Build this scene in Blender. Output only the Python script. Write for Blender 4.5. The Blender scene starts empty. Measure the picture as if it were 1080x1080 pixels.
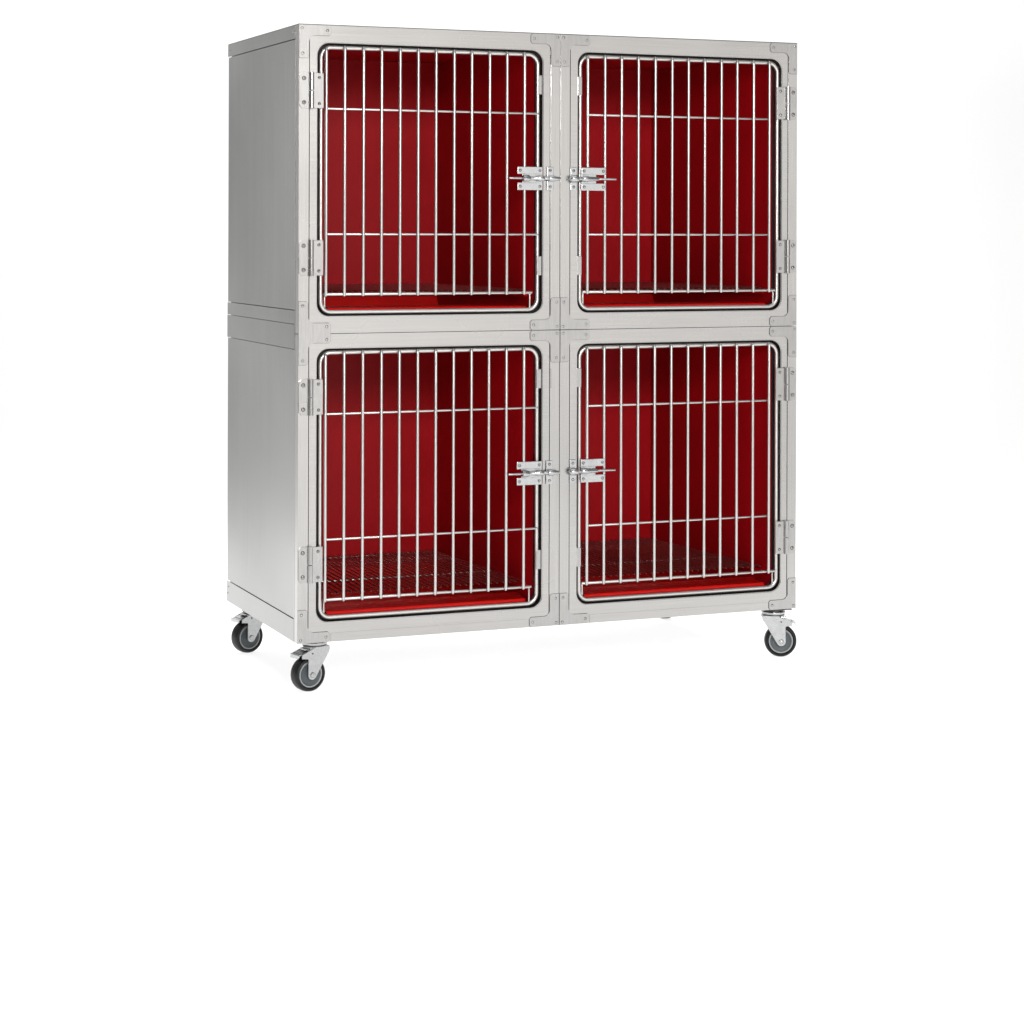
import bpy, bmesh, math, random
from mathutils import Vector, Matrix

random.seed(7)
R = math.radians
sc = bpy.context.scene
col = sc.collection

# ------------------------------------------------------------------ camera
# world axes: x along the cage front, y into its depth, z up; floor at z = 0
GROUND = 0.118                      # height of the cage bottom above the floor
TH = 0.3873291406887916
TX, TZ, DD = -0.45854022, -0.89540018, 4.67983247
cam_d = bpy.data.cameras.new('camera')
cam = bpy.data.objects.new('camera', cam_d)
col.objects.link(cam)
cx = -TX * math.cos(TH) - DD * math.sin(TH)
cy = TX * math.sin(TH) - DD * math.cos(TH)
cam.location = (cx, cy, -TZ + GROUND)
cam.rotation_euler = (Matrix.Rotation(-TH, 3, 'Z') @ Matrix.Rotation(R(90), 3, 'X')
                      @ Matrix.Rotation(0.0027279, 3, 'Z')).to_euler()
cam_d.sensor_width = 36.0
cam_d.lens = 2301.4588 / 1080 * 36.0
cam_d.shift_y = -(540 - 239.977) / 1080
cam_d.clip_start = 0.05
cam_d.clip_end = 200
sc.camera = cam

# ------------------------------------------------------------------ studio light
world = bpy.data.worlds.new('World')
sc.world = world
world.use_nodes = True
wn = world.node_tree
wn.nodes.clear()
w_out = wn.nodes.new('ShaderNodeOutputWorld')
w_bg = wn.nodes.new('ShaderNodeBackground')
w_tc = wn.nodes.new('ShaderNodeTexCoord')
w_dot = wn.nodes.new('ShaderNodeVectorMath'); w_dot.operation = 'DOT_PRODUCT'
w_dot.inputs[1].default_value = (math.sin(TH), math.cos(TH), 0)
w_map = wn.nodes.new('ShaderNodeMapRange')
w_map.inputs[1].default_value = -1; w_map.inputs[2].default_value = 1
w_ramp = wn.nodes.new('ShaderNodeValToRGB')
wn.links.new(w_tc.outputs['Generated'], w_dot.inputs[0])
wn.links.new(w_dot.outputs['Value'], w_map.inputs[0])
wn.links.new(w_map.outputs[0], w_ramp.inputs[0])
wn.links.new(w_ramp.outputs[0], w_bg.inputs[0])
wn.links.new(w_bg.outputs[0], w_out.inputs[0])
# studio surround: soft grey room, a little lighter in front
stops = [(0.0, .19), (0.35, .21), (0.60, .27), (0.80, .30), (1.0, .45)]
els = w_ramp.color_ramp.elements
els[0].position, els[0].color = stops[0][0], (stops[0][1],) * 3 + (1,)
els[1].position, els[1].color = stops[-1][0], (stops[-1][1],) * 3 + (1,)
for p, v in stops[1:-1]:
    e = els.new(p); e.color = (v, v, v, 1)
w_bg.inputs[1].default_value = 1.0


def area(name, loc, target, sx, sy, radiance, colr=(1, 1, 1)):
    l = bpy.data.lights.new(name, 'AREA')
    l.shape = 'RECTANGLE'; l.size = sx; l.size_y = sy
    l.energy = radiance * sx * sy * math.pi; l.color = colr
    o = bpy.data.objects.new(name, l)
    col.objects.link(o)
    o.location = loc
    o.rotation_euler = (Vector(target) - Vector(loc)).to_track_quat('-Z', 'Y').to_euler()
    return o


# softboxes: one over the set, one washing the backdrop, a key in front to the right, a low strip under the lens
area('overhead_softbox', (0.5, -0.3, 4.2), (0.5, -0.3, 0), 4.6, 3.6, 1.1)
area('backdrop_softbox', (0.95, 2.05, 4.6), (1.85, 4.35, 0.9), 6.2, 1.4, 13.4)
area('key_softbox', (-0.15, -4.8, 2.1), (0.6, 0.3, 0.75), 1.3, 1.0, 32.0, (1, .985, .97))
area('front_softbox', (3.0, -5.2, 1.15), (0.6, 0.0, 0.75), 3.8, 2.6, 1.2, (1, .985, .965))
area('camera_side_softbox', (-0.5, -6.6, 2.5), (0.5, 0.3, 0.8), 2.2, 1.5, 1.2)
area('low_strip_softbox', (-0.4, -3.7, 0.32), (0.5, 0.2, 0.0), 4.0, 0.45, 0.7)
# added lamp under the translucent floor, washes out the shadow below the cage
area('under_floor_fill', (0.1, -0.6, -0.8), (0.1, -0.6, 0), 6.5, 6.0, 1.96)

sc.view_settings.view_transform = 'Standard'
sc.view_settings.look = 'None'
sc.view_settings.exposure = 0
sc.view_settings.gamma = 1
sc.view_settings.use_curve_mapping = False


# ------------------------------------------------------------------ materials
def new_mat(name):
    m = bpy.data.materials.new(name)
    m.use_nodes = True
    nt = m.node_tree
    b = nt.nodes['Principled BSDF']
    return m, nt, b


def brushed(name, base, rough, scale, bump=0.04, var=0.06, rvar=0.10, coat=0.0):
    """stainless sheet: fine grain stretched along one axis, slight smudges"""
    m, nt, b = new_mat(name)
    b.inputs['Metallic'].default_value = 1
    tc = nt.nodes.new('ShaderNodeTexCoord')
    mp = nt.nodes.new('ShaderNodeMapping'); mp.inputs['Scale'].default_value = scale
    n = nt.nodes.new('ShaderNodeTexNoise')
    n.inputs['Scale'].default_value = 1; n.inputs['Detail'].default_value = 2
    n.inputs['Roughness'].default_value = .65
    nt.links.new(tc.outputs['Object'], mp.inputs[0]); nt.links.new(mp.outputs[0], n.inputs['Vector'])
    sm = nt.nodes.new('ShaderNodeTexNoise')
    sm.inputs['Scale'].default_value = 4; sm.inputs['Detail'].default_value = 1.5
    nt.links.new(tc.outputs['Object'], sm.inputs['Vector'])
    cr = nt.nodes.new('ShaderNodeMapRange')
    cr.inputs[1].default_value = .3; cr.inputs[2].default_value = .7
    cr.inputs[3].default_value = 1 - var; cr.inputs[4].default_value = 1 + var
    nt.links.new(n.outputs['Fac'], cr.inputs[0])
    mul = nt.nodes.new('ShaderNodeVectorMath'); mul.operation = 'SCALE'
    mul.inputs[0].default_value = base
    nt.links.new(cr.outputs[0], mul.inputs['Scale'])
    nt.links.new(mul.outputs[0], b.inputs['Base Color'])
    rr = nt.nodes.new('ShaderNodeMapRange')
    rr.inputs[1].default_value = .3; rr.inputs[2].default_value = .7
    rr.inputs[3].default_value = rough - rvar / 2; rr.inputs[4].default_value = rough + rvar / 2
    nt.links.new(sm.outputs['Fac'], rr.inputs[0])
    nt.links.new(rr.outputs[0], b.inputs['Roughness'])
    bp = nt.nodes.new('ShaderNodeBump')
    bp.inputs['Strength'].default_value = bump; bp.inputs['Distance'].default_value = .002
    nt.links.new(n.outputs['Fac'], bp.inputs['Height'])
    nt.links.new(bp.outputs[0], b.inputs['Normal'])
    return m


def plain(name, base, rough, metal=0.0, noise=0.0, nscale=30, coat=0.0, rvar=0.0):
    m, nt, b = new_mat(name)
    b.inputs['Base Color'].default_value = (*base, 1)
    b.inputs['Roughness'].default_value = rough
    b.inputs['Metallic'].default_value = metal
    if coat:
        b.inputs['Coat Weight'].default_value = coat
        b.inputs['Coat Roughness'].default_value = .15
    if noise or rvar:
        tc = nt.nodes.new('ShaderNodeTexCoord')
        n = nt.nodes.new('ShaderNodeTexNoise'); n.inputs['Scale'].default_value = nscale
        n.inputs['Detail'].default_value = 4
        nt.links.new(tc.outputs['Object'], n.inputs['Vector'])
        if noise:
            cr = nt.nodes.new('ShaderNodeMapRange')
            cr.inputs[1].default_value = .3; cr.inputs[2].default_value = .7
            cr.inputs[3].default_value = 1 - noise; cr.inputs[4].default_value = 1 + noise
            mul = nt.nodes.new('ShaderNodeVectorMath'); mul.operation = 'SCALE'
            mul.inputs[0].default_value = base
            nt.links.new(n.outputs['Fac'], cr.inputs[0]); nt.links.new(cr.outputs[0], mul.inputs['Scale'])
            nt.links.new(mul.outputs[0], b.inputs['Base Color'])
        if rvar:
            rr = nt.nodes.new('ShaderNodeMapRange')
            rr.inputs[1].default_value = .3; rr.inputs[2].default_value = .7
            rr.inputs[3].default_value = rough - rvar; rr.inputs[4].default_value = rough + rvar
            nt.links.new(n.outputs['Fac'], rr.inputs[0]); nt.links.new(rr.outputs[0], b.inputs['Roughness'])
    return m


STEEL = (.470, .460, .448)
M_V = brushed('brushed_steel_upright', STEEL, .25, (420, 420, 5), bump=.003, var=.045)
M_H = brushed('brushed_steel_level', STEEL, .25, (5, 420, 420), bump=.006, var=.04)
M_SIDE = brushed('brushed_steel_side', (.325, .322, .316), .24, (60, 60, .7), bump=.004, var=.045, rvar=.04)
M_CAP = brushed('shaded_steel_cap', (.16, .157, .15), .38, (200, 200, 20), bump=.01)  # darkened colour stands in for the shaded top edge
M_PLATE = brushed('stamped_steel', (.43, .422, .414), .27, (300, 300, 30), bump=.03)
M_WIRE = plain('polished_wire', (.60, .59, .572), .36, 1.0)
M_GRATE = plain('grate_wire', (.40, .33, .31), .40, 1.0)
M_ZINC = plain('zinc_plated_steel', (.50, .505, .51), .28, 1.0, noise=.06, nscale=60, rvar=.06)
M_GAP_SHADE = plain('painted_gap_shade', (.11, .107, .10), .6)  # dark colour painted in for shade in narrow gaps
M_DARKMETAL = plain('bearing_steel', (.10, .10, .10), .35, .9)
M_RED = plain('red_liner_plastic', (.40, .0035, .008), .40, 0, noise=.06, nscale=7, rvar=.05)
M_RED.node_tree.nodes['Principled BSDF'].inputs['Specular IOR Level'].default_value = .16
M_TRAY = plain('red_tray_plastic', (.78, .016, .013), .20, 0, noise=.04, nscale=14, coat=.3)
M_GASKET = plain('black_rubber_gasket', (.006, .006, .006), .6)
M_TYRE = plain('dark_rubber', (.009, .009, .009), .45, 0, noise=.2, nscale=60, rvar=.06)
M_TYRE.node_tree.nodes['Principled BSDF'].inputs['Specular IOR Level'].default_value = .35
M_HUB = plain('grey_hub_plastic', (.075, .088, .094), .5, 0, noise=.12, nscale=50)
M_RIM = plain('pale_rim_plastic', (.34, .355, .36), .4)
M_FLOOR, _nt, _b = new_mat('translucent_white_floor')  # made translucent so the added lamp below brightens it
_d = _nt.nodes.new('ShaderNodeBsdfDiffuse'); _d.inputs[0].default_value = (.92, .92, .92, 1)
_t = _nt.nodes.new('ShaderNodeBsdfTranslucent'); _t.inputs[0].default_value = (.92, .92, .92, 1)
_x = _nt.nodes.new('ShaderNodeMixShader'); _x.inputs[0].default_value = .42
_nt.links.new(_d.outputs[0], _x.inputs[1]); _nt.links.new(_t.outputs[0], _x.inputs[2])
_nt.links.new(_x.outputs[0], _nt.nodes['Material Output'].inputs[0])


# ------------------------------------------------------------------ mesh helpers
class MB:
    def __init__(s):
        s.bm = bmesh.new()

    def hexa(s, p):
        """8 points: bottom ring 0-3, top ring 4-7"""
        v = [s.bm.verts.new(q) for q in p]
        for f in ((3, 2, 1, 0), (4, 5, 6, 7), (0, 1, 5, 4), (1, 2, 6, 5), (2, 3, 7, 6), (3, 0, 4, 7)):
            s.bm.faces.new([v[i] for i in f])
        return v

    def box(s, x0, x1, y0, y1, z0, z1, bev=0):
        v = s.hexa([(x0, y0, z0), (x1, y0, z0), (x1, y1, z0), (x0, y1, z0),
                    (x0, y0, z1), (x1, y0, z1), (x1, y1, z1), (x0, y1, z1)])
        if bev:
            es = {e for q in v for e in q.link_edges}
            bmesh.ops.bevel(s.bm, geom=list(es), offset=bev, segments=2, affect='EDGES', profile=.6)

    def prism(s, pts, y0, y1, bev=0):
        """outline in x,z extruded from y0 (front) to y1"""
        a = [s.bm.verts.new((x, y0, z)) for x, z in pts]
        b = [s.bm.verts.new((x, y1, z)) for x, z in pts]
        f1 = s.bm.faces.new(a); s.bm.faces.new(b[::-1])
        n = len(pts)
        for i in range(n):
            j = (i + 1) % n
            s.bm.faces.new([a[j], a[i], b[i], b[j]])
        if bev:
            bmesh.ops.bevel(s.bm, geom=list(f1.edges), offset=bev, segments=2, affect='EDGES')

    def ring(s, outer, inner, y0, y1, bev=0.0):
        """plate with a hole: both outlines same vertex count"""
        n = len(outer)
        of = [s.bm.verts.new((x, y0, z)) for x, z in outer]; ob = [s.bm.verts.new((x, y1, z)) for x, z in outer]
        f = [s.bm.verts.new((x, y0, z)) for x, z in inner]; b = [s.bm.verts.new((x, y1, z)) for x, z in inner]
        for i in range(n):
            j = (i + 1) % n
            s.bm.faces.new([of[i], of[j], f[j], f[i]])
            s.bm.faces.new([ob[j], ob[i], b[i], b[j]])
            s.bm.faces.new([of[j], of[i], ob[i], ob[j]])
            s.bm.faces.new([f[i], f[j], b[j], b[i]])
        if bev:
            es = [s.bm.edges.get((f[i], f[(i + 1) % n])) for i in range(n)]
            bmesh.ops.bevel(s.bm, geom=es, offset=bev, segments=3, affect='EDGES')

    def tube(s, pts, r, seg=10, closed=False, caps=True, taper=None):
        pts = [Vector(p) for p in pts]
        n = len(pts)
        rings = []
        nrm = None
        for i, p in enumerate(pts):
            if closed:
                t = (pts[(i + 1) % n] - pts[i - 1]).normalized()
            elif i == 0:
                t = (pts[1] - p).normalized()
            elif i == n - 1:
                t = (p - pts[-2]).normalized()
            else:
                t = (pts[i + 1] - pts[i - 1]).normalized()
            if nrm is None:
                a = Vector((0, 1, 0)) if abs(t.y) < .9 else Vector((1, 0, 0))
                nrm = (a - t * a.dot(t)).normalized()
            else:
                nrm = (nrm - t * nrm.dot(t)).normalized()
            bi = t.cross(nrm)
            rr = taper[i] if taper else r
            rings.append([s.bm.verts.new(p + (nrm * math.cos(k * 2 * math.pi / seg) + bi * math.sin(k * 2 * math.pi / seg)) * rr)
                          for k in range(seg)])
        m = n if closed else n - 1
        for i in range(m):
            A, B = rings[i], rings[(i + 1) % n]
            for k in range(seg):
                l = (k + 1) % seg
                s.bm.faces.new([A[k], A[l], B[l], B[k]]).smooth = True
        if not closed and caps:
            s.bm.faces.new(rings[0][::-1]); s.bm.faces.new(rings[-1])

    def rod(s, a, b, r, seg=10, dome=.5):
        """bar with softly rounded ends"""
        a, b = Vector(a), Vector(b)
        t = (b - a).normalized()
        e = r * dome
        s.tube([a, a + t * e * .3, a + t * e, b - t * e, b - t * e * .3, b], r, seg,
               taper=[r * .55, r * .85, r, r, r * .85, r * .55])

    def lathe(s, prof, centre, axis='y', seg=40, caps=True):
        """profile (radius, along axis) turned about an axis through centre"""
        rings = []
        for r, h in prof:
            ring = []
            for k in range(seg):
                a = k * 2 * math.pi / seg
                c, d = math.cos(a) * r, math.sin(a) * r
                p = {'y': (c, h, d), 'z': (c, d, h), 'x': (h, c, d)}[axis]
                ring.append(s.bm.verts.new(Vector(centre) + Vector(p)))
            rings.append(ring)
        for A, B in zip(rings, rings[1:]):
            for k in range(seg):
                l = (k + 1) % seg
                s.bm.faces.new([A[k], A[l], B[l], B[k]]).smooth = True
        if caps:
            for ring in (rings[0], rings[-1]):
                s.bm.faces.new(ring)

    def dark_ring(s, x, z, y, r0, r1):
        n = 16
        rr = []
        for r in (r0, r1):
            rr.append([s.bm.verts.new((x + r * math.cos(k * 2 * math.pi / n), y, z + r * math.sin(k * 2 * math.pi / n))) for k in range(n)])
        for k in range(n):
            l = (k + 1) % n
            f = s.bm.faces.new([rr[0][k], rr[0][l], rr[1][l], rr[1][k]])
            f.material_index = 1

    def rivet(s, x, z, y, r=.0028, h=.0012):
        s.lathe([(r, 0), (r * .92, -h * .5), (r * .6, -h * .9), (r * .2, -h)], (x, y, z), 'y', 14)
        s.dark_ring(x, z, y - .00015, r, r * 1.18)

    def screw(s, x, z, y, r=.0036):
        s.lathe([(r, .0002), (r * .96, -.0012), (r * .7, -.0020), (r * .42, -.0022), (r * .36, -.0012), (r * .1, -.0011)],
                (x, y, z), 'y', 16)
        s.dark_ring(x, z, y - .00015, r, r * 1.32)
        s.dark_ring(x, z, y - .0013, r * .05, r * .36)

    def build(s, name, mat, parent=None, sharp=52, smooth=False):
        """turned and drawn shapes are smooth, folded sheet stays flat"""
        bm = s.bm
        bmesh.ops.recalc_face_normals(bm, faces=bm.faces[:])
        if smooth:
            for f in bm.faces:
                f.smooth = True
        lim = R(sharp)
        for e in bm.edges:
            if len(e.link_faces) == 2 and e.calc_face_angle(0) > lim:
                e.smooth = False
        me = bpy.data.meshes.new(name)
        bm.to_mesh(me); bm.free()
        me.materials.append(mat)
        me.materials.append(M_GAP_SHADE)
        o = bpy.data.objects.new(name, me)
        col.objects.link(o)
        if parent:
            o.parent = parent
        return o


def rrect(x0, x1, z0, z1, r, seg=8):
    p = []
    for cx_, cz_, a0 in ((x1 - r, z1 - r, 0), (x0 + r, z1 - r, 90), (x0 + r, z0 + r, 180), (x1 - r, z0 + r, 270)):
        for k in range(seg + 1):
            a = R(a0 + 90 * k / seg)
            p.append((cx_ + r * math.cos(a), cz_ + r * math.sin(a)))
    return p


def square_like(x0, x1, z0, z1, seg=8):
    """square outline with the vertex count of rrect: corners plus points along the sides"""
    p = []
    for cx_, cz_, sx, sz in ((x1, z1, 0, 0), (x0, z1, 1, 0), (x0, z0, 0, 1), (x1, z0, 1, 1)):
        p.append((cx_, cz_))
    # corner groups: spread seg+1 points around every corner
    out = []
    w = .02
    quad = [((x1, z1), (0, -1), (-1, 0)), ((x0, z1), (1, 0), (0, -1)), ((x0, z0), (0, 1), (1, 0)), ((x1, z0), (-1, 0), (0, 1))]
    h = seg // 2
    for (c, d0, d1) in quad:
        for k in range(seg + 1):
            if k < h:
                t = w * (h - k) / h
                out.append((c[0] + d0[0] * t, c[1] + d0[1] * t))
            elif k == h:
                out.append(c)
            else:
                t = w * (k - h) / h
                out.append((c[0] + d1[0] * t, c[1] + d1[1] * t))
    return out


def tag(o, label, cat, group=None, kind=None):
    if kind:
        o['kind'] = kind
        return o
    o['label'] = label; o['category'] = cat
    if group:
        o['group'] = group
    return o


def empty(name, loc):
    o = bpy.data.objects.new(name, None)
    o.empty_display_size = .1
    o.location = loc
    col.objects.link(o)
    return o


# ------------------------------------------------------------------ setting: white studio floor and its curved backdrop
VX = Vector((math.cos(TH), -math.sin(TH), 0)); VY = Vector((math.sin(TH), math.cos(TH), 0))
prof = [(-7.5, 0), (-4, 0), (-1, 0), (1.5, 0), (3.0, 0)]
CR = 1.6
prof += [(3.0 + CR * math.sin(R(a)), CR - CR * math.cos(R(a))) for a in range(6, 91, 6)]
prof += [(3.0 + CR, 3.2), (3.0 + CR, 5.5)]
fl = MB()
rows = []
for k in range(9):
    xx = -4.75 + k * 12.4 / 8
    rows.append([fl.bm.verts.new(Vector((.45, .3, 0)) + VX * xx + VY * d_ + Vector((0, 0, z_))) for d_, z_ in prof])
for A, B in zip(rows, rows[1:]):
    for i in range(len(prof) - 1):
        fl.bm.faces.new([A[i], B[i], B[i + 1], A[i + 1]])
floor = fl.build('floor', M_FLOOR, sharp=80, smooth=True)
floor['kind'] = 'structure'

# ------------------------------------------------------------------ the cage
W, D, H = 1.22, .5892, 1.3308
MID = .6655
SEAM = .612
cage = empty('animal_cage', (0, 0, GROUND))
tag(cage, 'stainless steel four compartment animal cage with barred doors and red inside, on casters',
    'pet cage')

OFF = .6595                              # upper tier above lower tier
UNITS = []                               # (x0, x1, z0, z1, opening, mirrored, upper)
for up in (1, 0):
    dz = OFF * up
    zt = H if up else MID
    zb = MID if up else 0
    UNITS.append(dict(x0=0, x1=SEAM, zb=zb, zt=zt, ox0=.0425, ox1=.5695, oz0=.0435 + dz, oz1=.633 + dz, right=False, up=up, dz=dz))
    UNITS.append(dict(x0=SEAM, x1=W, zb=zb, zt=zt, ox0=.6555, ox1=1.1785, oz0=.0435 + dz, oz1=.633 + dz, right=True, up=up, dz=dz))

g = .0006
for u in UNITS:
    # front frame: outer angle strips left and right, inner trim ring with a round-cornered opening
    f = MB()
    x0, x1, zb, zt = u['x0'] + g, u['x1'] - g, u['zb'] + g, u['zt'] - g
    sw = .0232
    f.box(x0, x0 + sw, 0, .022, zb, zt, .0004)
    f.build('frame_stile', M_V, cage)
    f = MB()
    f.box(x1 - sw, x1, 0, .022, zb, zt, .0004)
    f.build('frame_stile', M_V, cage)
    f = MB()
    a, b = x0 + sw + .0015, x1 - sw - .0015
    f.ring(square_like(a, b, zb, zt), rrect(u['ox0'], u['ox1'], u['oz0'], u['oz1'], .027), .0005, .0235, .0016)
    f.build('frame_trim', M_H, cage)
    # rubber gasket round the opening, hidden deep behind the edge
    f = MB()
    f.ring(rrect(u['ox0'] - .002, u['ox1'] + .002, u['oz0'] - .002, u['oz1'] + .002, .027),
           rrect(u['ox0'] + .0105, u['ox1'] - .0105, u['oz0'] + .010, u['oz1'] - .009, .022), .0240, .0262)
    f.build('gasket', M_GASKET, cage)
    # red moulded liner: five tapered walls 3 mm thick and a front flange
    L = MB()
    yf, yb, t = .0268, D - .006, .003
    fx0, fx1 = u['ox0'] + .0105, u['ox1'] - .0105
    bx0, bx1 = fx0 + .030, fx1 - .030
    if u['right']:
        bx1 = fx1 - .046
    zf, zc = u['zb'] + .030, u['oz1'] + .0105
    if not u['up']:
        zc = u['oz1'] + .008
    L.hexa([(fx0 - t, yf, zf), (fx0, yf, zf), (bx0, yb, zf), (bx0 - t, yb, zf),
            (fx0 - t, yf, zc), (fx0, yf, zc), (bx0, yb, zc), (bx0 - t, yb, zc)])
    L.hexa([(fx1, yf, zf), (fx1 + t, yf, zf), (bx1 + t, yb, zf), (bx1, yb, zf),
            (fx1, yf, zc), (fx1 + t, yf, zc), (bx1 + t, yb, zc), (bx1, yb, zc)])
    L.box(bx0 - t, bx1 + t, yb + .0003, yb + .003, zf, zc)
    L.box(fx0 - t, fx1 + t, yf, yb + .003, zc + .0003, zc + .0033)
    L.box(fx0 - t, fx1 + t, yf, yb + .003, zf - .0033, zf - .0003)
    # ledges that carry the grate
    for q0, q1, sx in ((fx0, bx0, 1), (fx1, bx1, -1)):
        e = .010 * sx
        zt_ = u['dz'] + .088
        pts = [(q0 + .0004 * sx, .06, zt_ - .008), (q0 + e, .06, zt_ - .008), (q1 + e, yb - .004, zt_ - .008), (q1 + .0004 * sx, yb - .004, zt_ - .008),
               (q0 + .0004 * sx, .06, zt_), (q0 + e, .06, zt_), (q1 + e, yb - .004, zt_), (q1 + .0004 * sx, yb - .004, zt_)]
        L.hexa(pts)
    L.build('red_liner', M_RED, cage, sharp=25)
    u.update(fx0=fx0, fx1=fx1, bx0=bx0, bx1=bx1, zf=zf, yb=yb)

# side sheets, edge bands, back, top, bottom
y1 = D
for side in (0, 1):
    xo = 0 if not side else W
    s_ = 1 if not side else -1

    def sb(yA, yB, zA, zB, inset=0.0, th=.0012, bev=.0004):
        m = MB()
        xa, xb = sorted((xo + s_ * inset, xo + s_ * (inset + th)))
        m.box(xa, xb, yA, yB, zA, zB, bev)
        return m
    def bowed(yA, yB, zA, zB, inset=.0016, sag=-.0048):  # sag put in to darken the reflection towards the back
        """thin side sheet, dished a few millimetres to grade its reflection from dark to bright"""
        m = MB()
        n = 14
        def grid(off):
            g_ = []
            for i in range(n + 1):
                a = i / n
                row = []
                for j in range(n + 1):
                    b = j / n
                    h = sag * (1 - (2 * a - 1) ** 2) * (1 - (2 * b - 1) ** 4) + .0003 * math.sin(a * 7 + b * 5 + zA * 9) * math.sin(math.pi * a) * math.sin(math.pi * b)
                    row.append(m.bm.verts.new((xo + s_ * (inset - h + off), yA + (yB - yA) * a, zA + (zB - zA) * b)))
                g_.append(row)
            return g_
        A, B = grid(0), grid(.0010)
        for G in (A, B):
            for i in range(n):
                for j in range(n):
                    m.bm.faces.new([G[i][j], G[i + 1][j], G[i + 1][j + 1], G[i][j + 1]])
        for k in range(n):
            for p, q in (((k, 0), (k + 1, 0)), ((k, n), (k + 1, n)), ((0, k), (0, k + 1)), ((n, k), (n, k + 1))):
                m.bm.faces.new([A[p[0]][p[1]], A[q[0]][q[1]], B[q[0]][q[1]], B[p[0]][p[1]]])
        return m
    ya = .0275
    cs = sb(.0226, ya - .001, 0 + g, H - g, .0002, .0016); cs.build('corner_angle', M_V, cage)
    sb(ya, y1, 1.3015, H - g).build('edge_band', M_SIDE, cage)
    bowed(ya, y1 - .0006, .7165, 1.3000).build('side_panel', M_SIDE, cage, smooth=True)
    sb(ya, y1, .6860, .7150, .0004).build('edge_band', M_SIDE, cage)
    sb(ya, y1, .6320, .6850, 0).build('edge_band', M_SIDE, cage)
    bowed(ya, y1 - .0006, .0510, .6305).build('side_panel', M_SIDE, cage, smooth=True)
    sb(ya, y1, 0 + g, .0495).build('edge_band', M_SIDE, cage)
    # dark core behind the seams
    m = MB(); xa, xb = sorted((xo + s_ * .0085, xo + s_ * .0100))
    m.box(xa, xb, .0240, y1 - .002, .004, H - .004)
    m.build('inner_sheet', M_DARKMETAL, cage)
    # rivets on the bands
    for yy, zz in ((.036, 1.318), (.046, 1.318), (y1 - .014, 1.316), (y1 - .010, .020), (y1 - .016, .036)):
        m = MB()
        m.lathe([(.0024, 0), (.0022, -.0006 * s_), (.0012, -.0011 * s_)], (xo, yy, zz), 'x', 12)
        m.build('rivet', M_PLATE, cage)
m = MB(); m.box(.0105, W - .0105, y1 - .0016, y1, .002, H - .002); m.build('back_panel', M_SIDE, cage)
m = MB(); m.box(.0004, W - .0004, -.0004, y1 - .0005, H - .0004, H + .0012, .0003); m.build('top_panel', M_CAP, cage)
m = MB(); m.box(.0105, W - .0105, .0245, y1 - .002, .0012, .0030); m.build('bottom_panel', M_SIDE, cage)
m = MB(); m.box(SEAM - .004, SEAM + .004, .0268, y1 - .003, .0035, H - .003); m.build('partition', M_DARKMETAL, cage)
m = MB(); m.box(.0105, W - .0105, .0275, y1 - .003, MID - .004, MID + .004); m.build('partition', M_DARKMETAL, cage)
# small bright steel bar added under each upper header
for u in UNITS:
    if u['up']:
        xm = .37 if not u['right'] else .93
        m = MB(); m.box(xm - .055, xm + .055, .030, .050, u['oz1'] - .002, u['oz1'] + .006, .002)
        m.build('header_bar', M_WIRE, cage)

# corner gussets
YG = -.0016


def arc(cx_, cz_, r, a0, a1, n=6):
    return [(cx_ + r * math.cos(R(a0 + (a1 - a0) * k / n)), cz_ + r * math.sin(R(a0 + (a1 - a0) * k / n))) for k in range(n + 1)]


def gusset(cx_, cz_, sx, sz, arm=.0715, wd=.0222):
    """L plate with its corner at (cx,cz), arms along sx and sz, round inside corner"""
    r = .013
    c = .004
    p = [(0, 0), (arm - c, 0), (arm, c), (arm, wd - c), (arm - c, wd)]
    p += [(q[0], q[1]) for q in arc(wd + r, wd + r, r, 270, 180)]
    p += [(wd, arm - c), (wd - c, arm), (0, arm)]
    pts = [(cx_ + sx * a, cz_ + sz * b) for a, b in p]
    m = MB()
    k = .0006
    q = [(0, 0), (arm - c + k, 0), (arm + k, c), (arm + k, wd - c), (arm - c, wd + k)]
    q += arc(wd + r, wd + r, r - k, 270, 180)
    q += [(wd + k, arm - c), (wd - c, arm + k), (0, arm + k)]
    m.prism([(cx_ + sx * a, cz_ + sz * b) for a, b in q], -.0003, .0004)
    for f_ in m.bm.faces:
        f_.material_index = 1  # shadow line round the plate, painted as a dark outline
    m.prism(pts, YG, -.00035, .0004)
    for a, b in ((.0065, .0068), (arm - .008, wd / 2), (wd / 2 - .003, arm - .010)):
        m.rivet(cx_ + sx * a, cz_ + sz * b, YG)
    m.build('corner_gusset', M_PLATE, cage)


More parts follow.
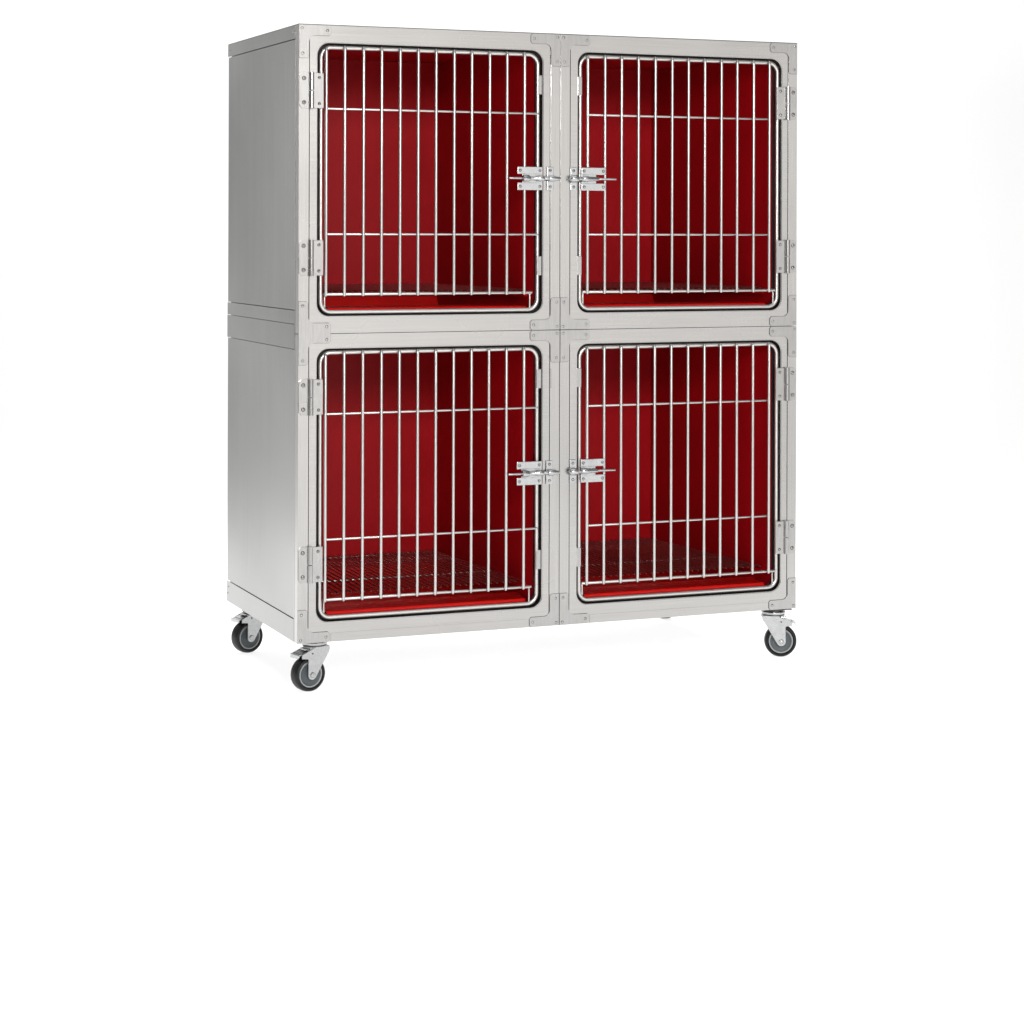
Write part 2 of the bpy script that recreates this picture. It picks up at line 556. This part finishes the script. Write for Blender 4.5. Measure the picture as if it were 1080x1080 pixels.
def tee():
    """plate that ties upper and lower tier at the left edge"""
    h, wd, r, c = .0685, .0222, .013, .004
    zc_ = .6670
    half = .0215
    top = arc(wd + r, half + r, r, 180, 270)
    p = [(.001, zc_ - h), (wd - c, zc_ - h), (wd, zc_ - h + c)]
    p += [(x, zc_ - z) for x, z in top]
    p += [(.073 - c, zc_ - half), (.073, zc_ - half + c), (.073, zc_ + half - c), (.073 - c, zc_ + half)]
    p += [(x, zc_ + z) for x, z in top[::-1]]
    p += [(wd, zc_ + h - c), (wd - c, zc_ + h), (.001, zc_ + h)]
    m = MB()
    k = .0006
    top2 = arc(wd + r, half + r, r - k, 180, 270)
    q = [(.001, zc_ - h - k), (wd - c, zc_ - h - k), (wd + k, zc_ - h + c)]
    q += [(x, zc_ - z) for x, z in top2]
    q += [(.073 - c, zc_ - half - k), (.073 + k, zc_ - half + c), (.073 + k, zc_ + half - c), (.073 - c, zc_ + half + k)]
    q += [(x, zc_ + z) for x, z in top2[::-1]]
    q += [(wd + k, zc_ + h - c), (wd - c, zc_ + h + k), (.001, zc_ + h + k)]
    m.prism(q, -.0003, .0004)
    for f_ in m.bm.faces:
        f_.material_index = 1  # dark rim painted as the plate's gap shadow
    m.prism(p, YG, -.00035, .0004)
    for x, z in ((.064, zc_ + .014), (.064, zc_ - .014), (.010, zc_ + .059), (.010, zc_ - .059)):
        m.rivet(x, z, YG)
    m.build('corner_gusset', M_PLATE, cage)


e = .0008
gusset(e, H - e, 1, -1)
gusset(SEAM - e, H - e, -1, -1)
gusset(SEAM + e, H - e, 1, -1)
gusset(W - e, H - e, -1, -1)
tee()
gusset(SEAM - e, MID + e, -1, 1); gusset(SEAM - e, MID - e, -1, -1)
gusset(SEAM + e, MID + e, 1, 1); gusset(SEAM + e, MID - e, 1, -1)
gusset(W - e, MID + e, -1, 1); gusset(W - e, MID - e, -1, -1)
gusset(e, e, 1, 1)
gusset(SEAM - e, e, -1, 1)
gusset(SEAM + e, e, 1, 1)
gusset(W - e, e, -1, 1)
# fine pressed line along the bottom rails
for xa, xb in ((.076, SEAM - .076), (SEAM + .076, W - .076)):
    m = MB(); m.box(xa, xb, -.0003, .0002, .0010, .0195)
    m.build('bottom_flange', M_H, cage)

# ------------------------------------------------------------------ doors
BARS_L = [.063 + k * (.526 - .063) / 11 for k in range(12)]
BARS_R = [.6805 + k * (1.147 - .6805) / 11 for k in range(12)]
YT, RT = .0100, .0049
YB, RB = .0018, .0035


def hinge(door, xs, zc_, mirrored):
    """leaf on the stile, knuckle, leaf reaching the wire; built left-handed about x and mirrored when needed"""
    X = (lambda a: W - a - .0005) if mirrored else (lambda a: a)

    def bx(m, a, b, ya_, yb_, za, zb, bev):
        p, q = sorted((X(a), X(b)))
        m.box(p, q, ya_, yb_, za, zb, bev)
    h = .0390
    m = MB()
    c = .006
    pl = [(.0015, -h + c), (.0015 + c, -h), (.024, -h), (.024, h), (.0015 + c, h), (.0015, h - c)]
    pts = [(X(a), zc_ + b) for a, b in pl]
    m.prism(pts, -.0026, -.0002, .0006)
    bx(m, .0300, .0555, -.0030, -.0012, zc_ - h + .001, zc_ + h - .001, .0006)
    kx = X(.0275)
    for za, zb in ((-h, -.0012), (.0008, h)):
        m.tube([(kx, -.0052, zc_ + za), (kx, -.0052, zc_ + zb)], .0056, 18)
    for dx in (.0115,):
        for dzz in (-.026, .026):
            m.screw(X(dx), zc_ + dzz, -.0026)
    for dzz in (-.028, .028):
        m.screw(X(.0455), zc_ + dzz, -.0030, .0028)
    m.build('hinge', M_PLATE, door)


def door(u):
    d = empty('door', (0, 0, 0))
    d.parent = cage
    dz = u['dz']
    tx0, tx1 = (.0530, .5605) if not u['right'] else (.6645, 1.1715)
    tz0, tz1 = .0520 + dz, .6240 + dz
    m = MB()
    m.tube([(x, YT, z) for x, z in rrect(tx0, tx1, tz0, tz1, .0235, 9)], RT, 12, closed=True)
    m.build('door_frame', M_WIRE, d)
    zl = .0905 + dz
    bars = BARS_R if u['right'] else BARS_L
    for i, x in enumerate(bars):
        top = tz1 + .0022
        off = min(x - tx0, tx1 - x)
        if off < .0235:
            top = tz1 - .0235 + math.sqrt(max(0, .0235 ** 2 - (.0235 - off) ** 2)) + .0005
        m = MB()
        e_ = RB
        x += random.uniform(-.0006, .0006)
        m.tube([(x, YB, zl - .0045), (x, YB, zl - .0035), (x, YB, zl - .001), (x, YB, top - .006), (x, YB + .0006, top - .0015), (x, YB + .0022, top + .0008), (x, YB + .003, top + .0012)],
               RB, 10, taper=[e_ * .5, e_ * .85, e_, e_, e_ * .95, e_ * .75, e_ * .4])
        m.build('bar', M_WIRE, d)
    for k, zc_ in enumerate((.2205 + dz, .4915 + dz)):
        m = MB()
        xa, xb = (bars[0], tx1) if not u['right'] else (bars[0], bars[-1])
        m.rod((xa - .001, YB + .0045, zc_), (xb + .001, YB + .0045, zc_), .0026)
        m.build('cross_bar', M_WIRE, d)
    m = MB()
    xa, xb = (bars[0] - .004, tx1 - .0135) if not u['right'] else (bars[0] - .011, bars[-1] + .019)
    m.rod((xa, YB + .005, zl), (xb, YB + .005, zl), .0034)
    for xs in ((xb - .005), (xa + .003)):
        m.rod((xs, YT - .001, zl), (xs, YT - .001, tz0), .0020, 8)
    m.build('bottom_bar', M_WIRE, d)
    # two stop tabs on the latch side of the wire frame
    xs = tx1 if not u['right'] else tx0
    sg = 1 if not u['right'] else -1
    for za in (.535 + dz, .129 + dz):
        m = MB()
        a, b = sorted((xs - sg * .003, xs + sg * .0085))
        m.box(a, b, YT - .0062, YT + .004, za, za + .043, .001)
        m.build('stop_tab', M_PLATE, d)
    # hinges on the outer side
    for zc_ in (.5295 + dz, .1695 + dz):
        hinge(d, 0, zc_, u['right'])
    # barrel bolt latch
    zc_ = .3460 + dz
    X = (lambda a: a) if not u['right'] else (lambda a: 1.2305 - a)
    m = MB()

    def bx(a, b, ya_, yb_, za, zb, bev=.0006):
        p, q = sorted((X(a), X(b)))
        m.box(p, q, ya_, yb_, zc_ + za, zc_ + zb, bev)
    yp = -.0038
    bx(.5070, .5675, yp, yp + .0024, .0095, .0262, .001)
    bx(.5070, .5675, yp, yp + .0024, -.0262, -.0095, .001)
    if u['right']:
        bx(.5310, .5672, yp + .0002, yp + .0022, -.0100, .0100)
    else:
        bx(.5180, .5672, yp + .0002, yp + .0022, -.0100, .0100)
    for a in (.5135, .5610):
        for b in (-.0180, .0180):
            m.screw(X(a), zc_ + b, yp, .0027)
    yr = yp - .0062
    if not u['right']:
        m.rod((X(.484), yr, zc_), (X(.520), yr, zc_), .0025)
        m.tube([(X(.5165), yr, zc_), (X(.5175), yr, zc_), (X(.531), yr, zc_), (X(.5355), yr, zc_)], .007, 18, taper=[.0055, .0075, .0075, .0045])
        m.tube([(X(.5345), yr, zc_), (X(.552), yr, zc_), (X(.5555), yr, zc_), (X(.566), yr, zc_), (X(.5695), yr, zc_)], .005, 18, taper=[.0042, .0046, .0068, .0066, .0040])
    else:
        m.rod((X(.484), yr, zc_), (X(.530), yr, zc_), .0025)
        m.tube([(X(.5275), yr, zc_), (X(.5285), yr, zc_), (X(.552), yr, zc_), (X(.5555), yr, zc_), (X(.566), yr, zc_), (X(.5695), yr, zc_)], .005, 18,
               taper=[.0034, .0046, .0052, .0070, .0068, .0040])
    m.rod((X(.566), yr, zc_), (X(.596), yr, zc_), .0039)
    m.build('latch', M_ZINC, d)
    # keeper on the stile
    m = MB()
    bx(.5785, .5945, -.0032, -.0008, -.0262, .0262, .001)
    for b in (-.0185, .0185):
        m.screw(X(.5865), zc_ + b, -.0032, .0027)
    if not u['right']:
        m.tube([(X(.580), yr, zc_), (X(.582), yr, zc_), (X(.592), yr, zc_), (X(.598), yr, zc_), (X(.607), yr, zc_), (X(.6085), yr, zc_)], .005, 18,
               taper=[.0058, .0068, .0066, .0045, .0038, .0022])
        bx(.581, .593, yr, -.003, -.0048, .0048, .001)
    else:
        m.tube([(X(.578), yr, zc_), (X(.580), yr, zc_), (X(.5945), yr, zc_), (X(.598), yr, zc_)], .008, 18, taper=[.0060, .0082, .0082, .0050])
        bx(.580, .594, yr, -.003, -.0060, .0060, .001)
    m.build('latch_keeper', M_ZINC, cage)
    return d


for u in UNITS:
    door(u)
# thin stamped slots beside the upper latch-side tabs
for dz in (OFF, 0):
    m = MB(); m.box(.5895, .5925, -.0006, .0002, .535 + dz, .578 + dz, .0003)
    m.build('stamped_rib', M_PLATE, cage)


# ------------------------------------------------------------------ casters
def caster(x, y, rz):
    c = empty('caster', (x, y, 0))
    c.rotation_euler.z = R(rz)
    c.parent = cage
    ax, az, rw, hw = -.0165, -.080, .038, .0150
    # mounting plate and ball race
    m = MB()
    m.box(-.040, .040, -.034, .034, -.0035, -.0004, .001)
    m.lathe([(.0255, -.0035), (.0262, -.0075), (.021, -.0085), (.0215, -.0115)], (0, 0, 0), 'z', 36)
    m.lathe([(.0262, -.0150), (.0268, -.0192)], (0, 0, 0), 'z', 36)
    m.build('swivel_plate', M_DARKMETAL, c)
    m = MB()
    m.lathe([(.0225, -.0100), (.0283, -.0108), (.0290, -.0135), (.0280, -.0158), (.0235, -.0160)], (0, 0, 0), 'z', 40)
    m.build('ball_race', M_ZINC, c)
    # fork: bridge and two cheeks
    m = MB()
    prof = [(.0262, -.0192), (.0275, -.0260), (.0245, -.0330)]
    prof += arc(ax, az, .0105, -38, -178, 8)
    prof += [(ax - .0098, -.0460), (ax - .0115, -.0440), (ax - .0255, -.0435), (ax - .0262, -.0345), (-.0150, -.0235), (-.0080, -.0200), (.0000, -.0192)]
    for yy in (-.0205, .0183):
        m.prism(prof, yy, yy + .0022, .0006)
    m.box(-.014, .0262, -.0182, .0182, -.0220, -.0193, .0008)
    m.hexa([(.0235, -.018, -.033), (.0255, -.018, -.033), (.0255, .018, -.033), (.0235, .018, -.033),
            (.0250, -.018, -.0222), (.0272, -.018, -.0222), (.0272, .018, -.0222), (.0250, .018, -.0222)])
    # axle bolt and fork pin
    for yy, sgn in ((-.0205, 1), (.0205, -1)):
        m.lathe([(.0058, 0), (.0058, -.0020 * sgn), (.0046, -.0030 * sgn), (.0030, -.0026 * sgn), (.0012, -.0034 * sgn)], (ax, yy, az), 'y', 20)
    m.build('fork', M_ZINC, c)
    for yy, sgn in ((-.0206, 1), (.0206, -1)):
        m = MB()
        m.lathe([(.0020, 0), (.0018, -.0009 * sgn), (.0008, -.0011 * sgn)], (-.0165, yy, -.0335), 'y', 12)
        m.build('fork_pin', M_DARKMETAL, c)
    # brake pedal
    m = MB()
    m.hexa([(-.0500, -.0165, -.0375), (-.0240, -.0165, -.0310), (-.0240, .0165, -.0310), (-.0500, .0165, -.0375),
            (-.0500, -.0165, -.0350), (-.0240, -.0165, -.0285), (-.0240, .0165, -.0285), (-.0500, .0165, -.0350)])
    m.hexa([(-.0512, -.0165, -.0425), (-.0498, -.0165, -.0425), (-.0498, .0165, -.0425), (-.0512, .0165, -.0425),
            (-.0512, -.0165, -.0352), (-.0498, -.0165, -.0352), (-.0498, .0165, -.0352), (-.0512, .0165, -.0352)])
    m.box(-.0300, -.0170, -.012, .012, -.0275, -.0235, .001)
    m.build('brake_pedal', M_ZINC, c)
    m = MB()
    m.box(-.0440, -.0200, -.0150, .0150, -.0385, -.0330, .001)
    m.build('brake_shoe', M_GASKET, c)
    # wheel
    m = MB()
    m.lathe([(.0280, -hw * .72), (.0298, -hw * .86), (.0318, -hw), (.0345, -hw * .97), (.0366, -hw * .80), (.0377, -hw * .5), (rw, 0),
             (.0377, hw * .5), (.0366, hw * .80), (.0345, hw * .97), (.0318, hw), (.0298, hw * .86), (.0280, hw * .72)], (ax, 0, az), 'y', 64, caps=False)
    m.build('tyre', M_TYRE, c)
    m = MB()
    m.lathe([(.0250, -hw * .70), (.0258, -hw * .84), (.0282, -hw * .86), (.0290, -hw * .74), (.0290, hw * .74), (.0282, hw * .86), (.0258, hw * .84), (.0250, hw * .70)],
            (ax, 0, az), 'y', 64, caps=False)
    m.build('rim_ring', M_RIM, c)
    m = MB()
    m.lathe([(.0010, -.0165), (.0075, -.0165), (.0085, -hw * .70), (.0150, -hw * .64), (.0232, -hw * .72), (.0254, -hw * .80),
             (.0254, hw * .80), (.0232, hw * .72), (.0150, hw * .64), (.0085, hw * .70), (.0075, .0165), (.0010, .0165)], (ax, 0, az), 'y', 48)
    m.build('hub', M_HUB, c)


caster(.0630, .0790, 14)
caster(1.1850, .0450, 157)
caster(.0540, .5480, 17)
caster(1.1650, .5720, -95)

# ------------------------------------------------------------------ grates and trays, one of each in every compartment
WHERE = {(1, False): 'upper left', (1, True): 'upper right', (0, False): 'lower left', (0, True): 'lower right'}
for u in UNITS:
    w_ = WHERE[(u['up'], u['right'])]
    xc_ = (u['fx0'] + u['fx1']) / 2
    zg = u['dz'] + .0950
    gr = empty('floor_grate', (xc_, .03, GROUND + zg))
    tag(gr, 'steel wire floor grate on the bottom of the %s compartment' % w_, 'floor grate', 'wire floor grates inside the cage')
    yA, yB = .058, u['yb'] - .012
    n = 33
    for k in range(n):
        t = (k + .5) / n
        xa = (u['fx0'] + .005) * (1 - t) + (u['fx1'] - .005) * t - xc_
        xb = (u['bx0'] + .005) * (1 - t) + (u['bx1'] - .005) * t - xc_
        m = MB()
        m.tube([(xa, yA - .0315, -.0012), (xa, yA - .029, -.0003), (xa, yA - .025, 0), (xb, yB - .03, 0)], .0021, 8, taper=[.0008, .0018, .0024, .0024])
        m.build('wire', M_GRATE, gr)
    for yy in (.235, yB - .004):
        t = (yy - .027) / (u['yb'] - .027)
        xa = u['fx0'] + (u['bx0'] - u['fx0']) * t + .002 - xc_
        xb = u['fx1'] + (u['bx1'] - u['fx1']) * t - .002 - xc_
        m = MB(); m.rod((xa, yy - .03, -.0035), (xb, yy - .03, -.0035), .0026, 8)
        m.build('support_rod', M_WIRE, gr)
    # tray: shallow pan with a thick rolled front lip
    tr = MB()
    z0 = u['zf'] + .0005
    zl = u['dz'] + .0590 - z0
    ta, tb = u['fx0'] + .024 - xc_, u['fx1'] - .004 - xc_ - .012
    y0_, yE = 0, u['yb'] - .045
    # cross-section of the tray along y, extruded in x
    prof = [(0.004, zl - .016), (0.001, zl - .008), (0.001, zl - .003), (.004, zl), (.010, zl + .001), (.018, zl - .001), (.085, zl + .002), (.095, .008),
            (yE, .008), (yE + .010, zl + .006), (yE + .012, zl + .006), (yE + .012, .001), (.010, .001)]
    va = []
    nx = 6
    for i in range(nx + 1):
        x = ta + (tb - ta) * i / nx
        ring_ = []
        for (yy, zz) in prof:
            xx = x
            if i == 0:
                xx = x - min(.018, yy * .4)
            if i == nx:
                xx = x + min(.012, yy * .3)
            ring_.append(tr.bm.verts.new((xx, yy, max(zz, .001))))
        va.append(ring_)
    k_ = len(prof)
    for A, B in zip(va, va[1:]):
        for i in range(k_):
            j = (i + 1) % k_
            tr.bm.faces.new([A[i], A[j], B[j], B[i]])
    tr.bm.faces.new(va[0][::-1]); tr.bm.faces.new(va[-1])
    o = tr.build('waste_tray', M_TRAY, None, sharp=40, smooth=True)
    o.location = (xc_, .030, GROUND + z0)
    tag(o, 'bright red slide-out tray under the wire grate of the %s compartment' % w_, 'tray', 'red trays inside the cage')
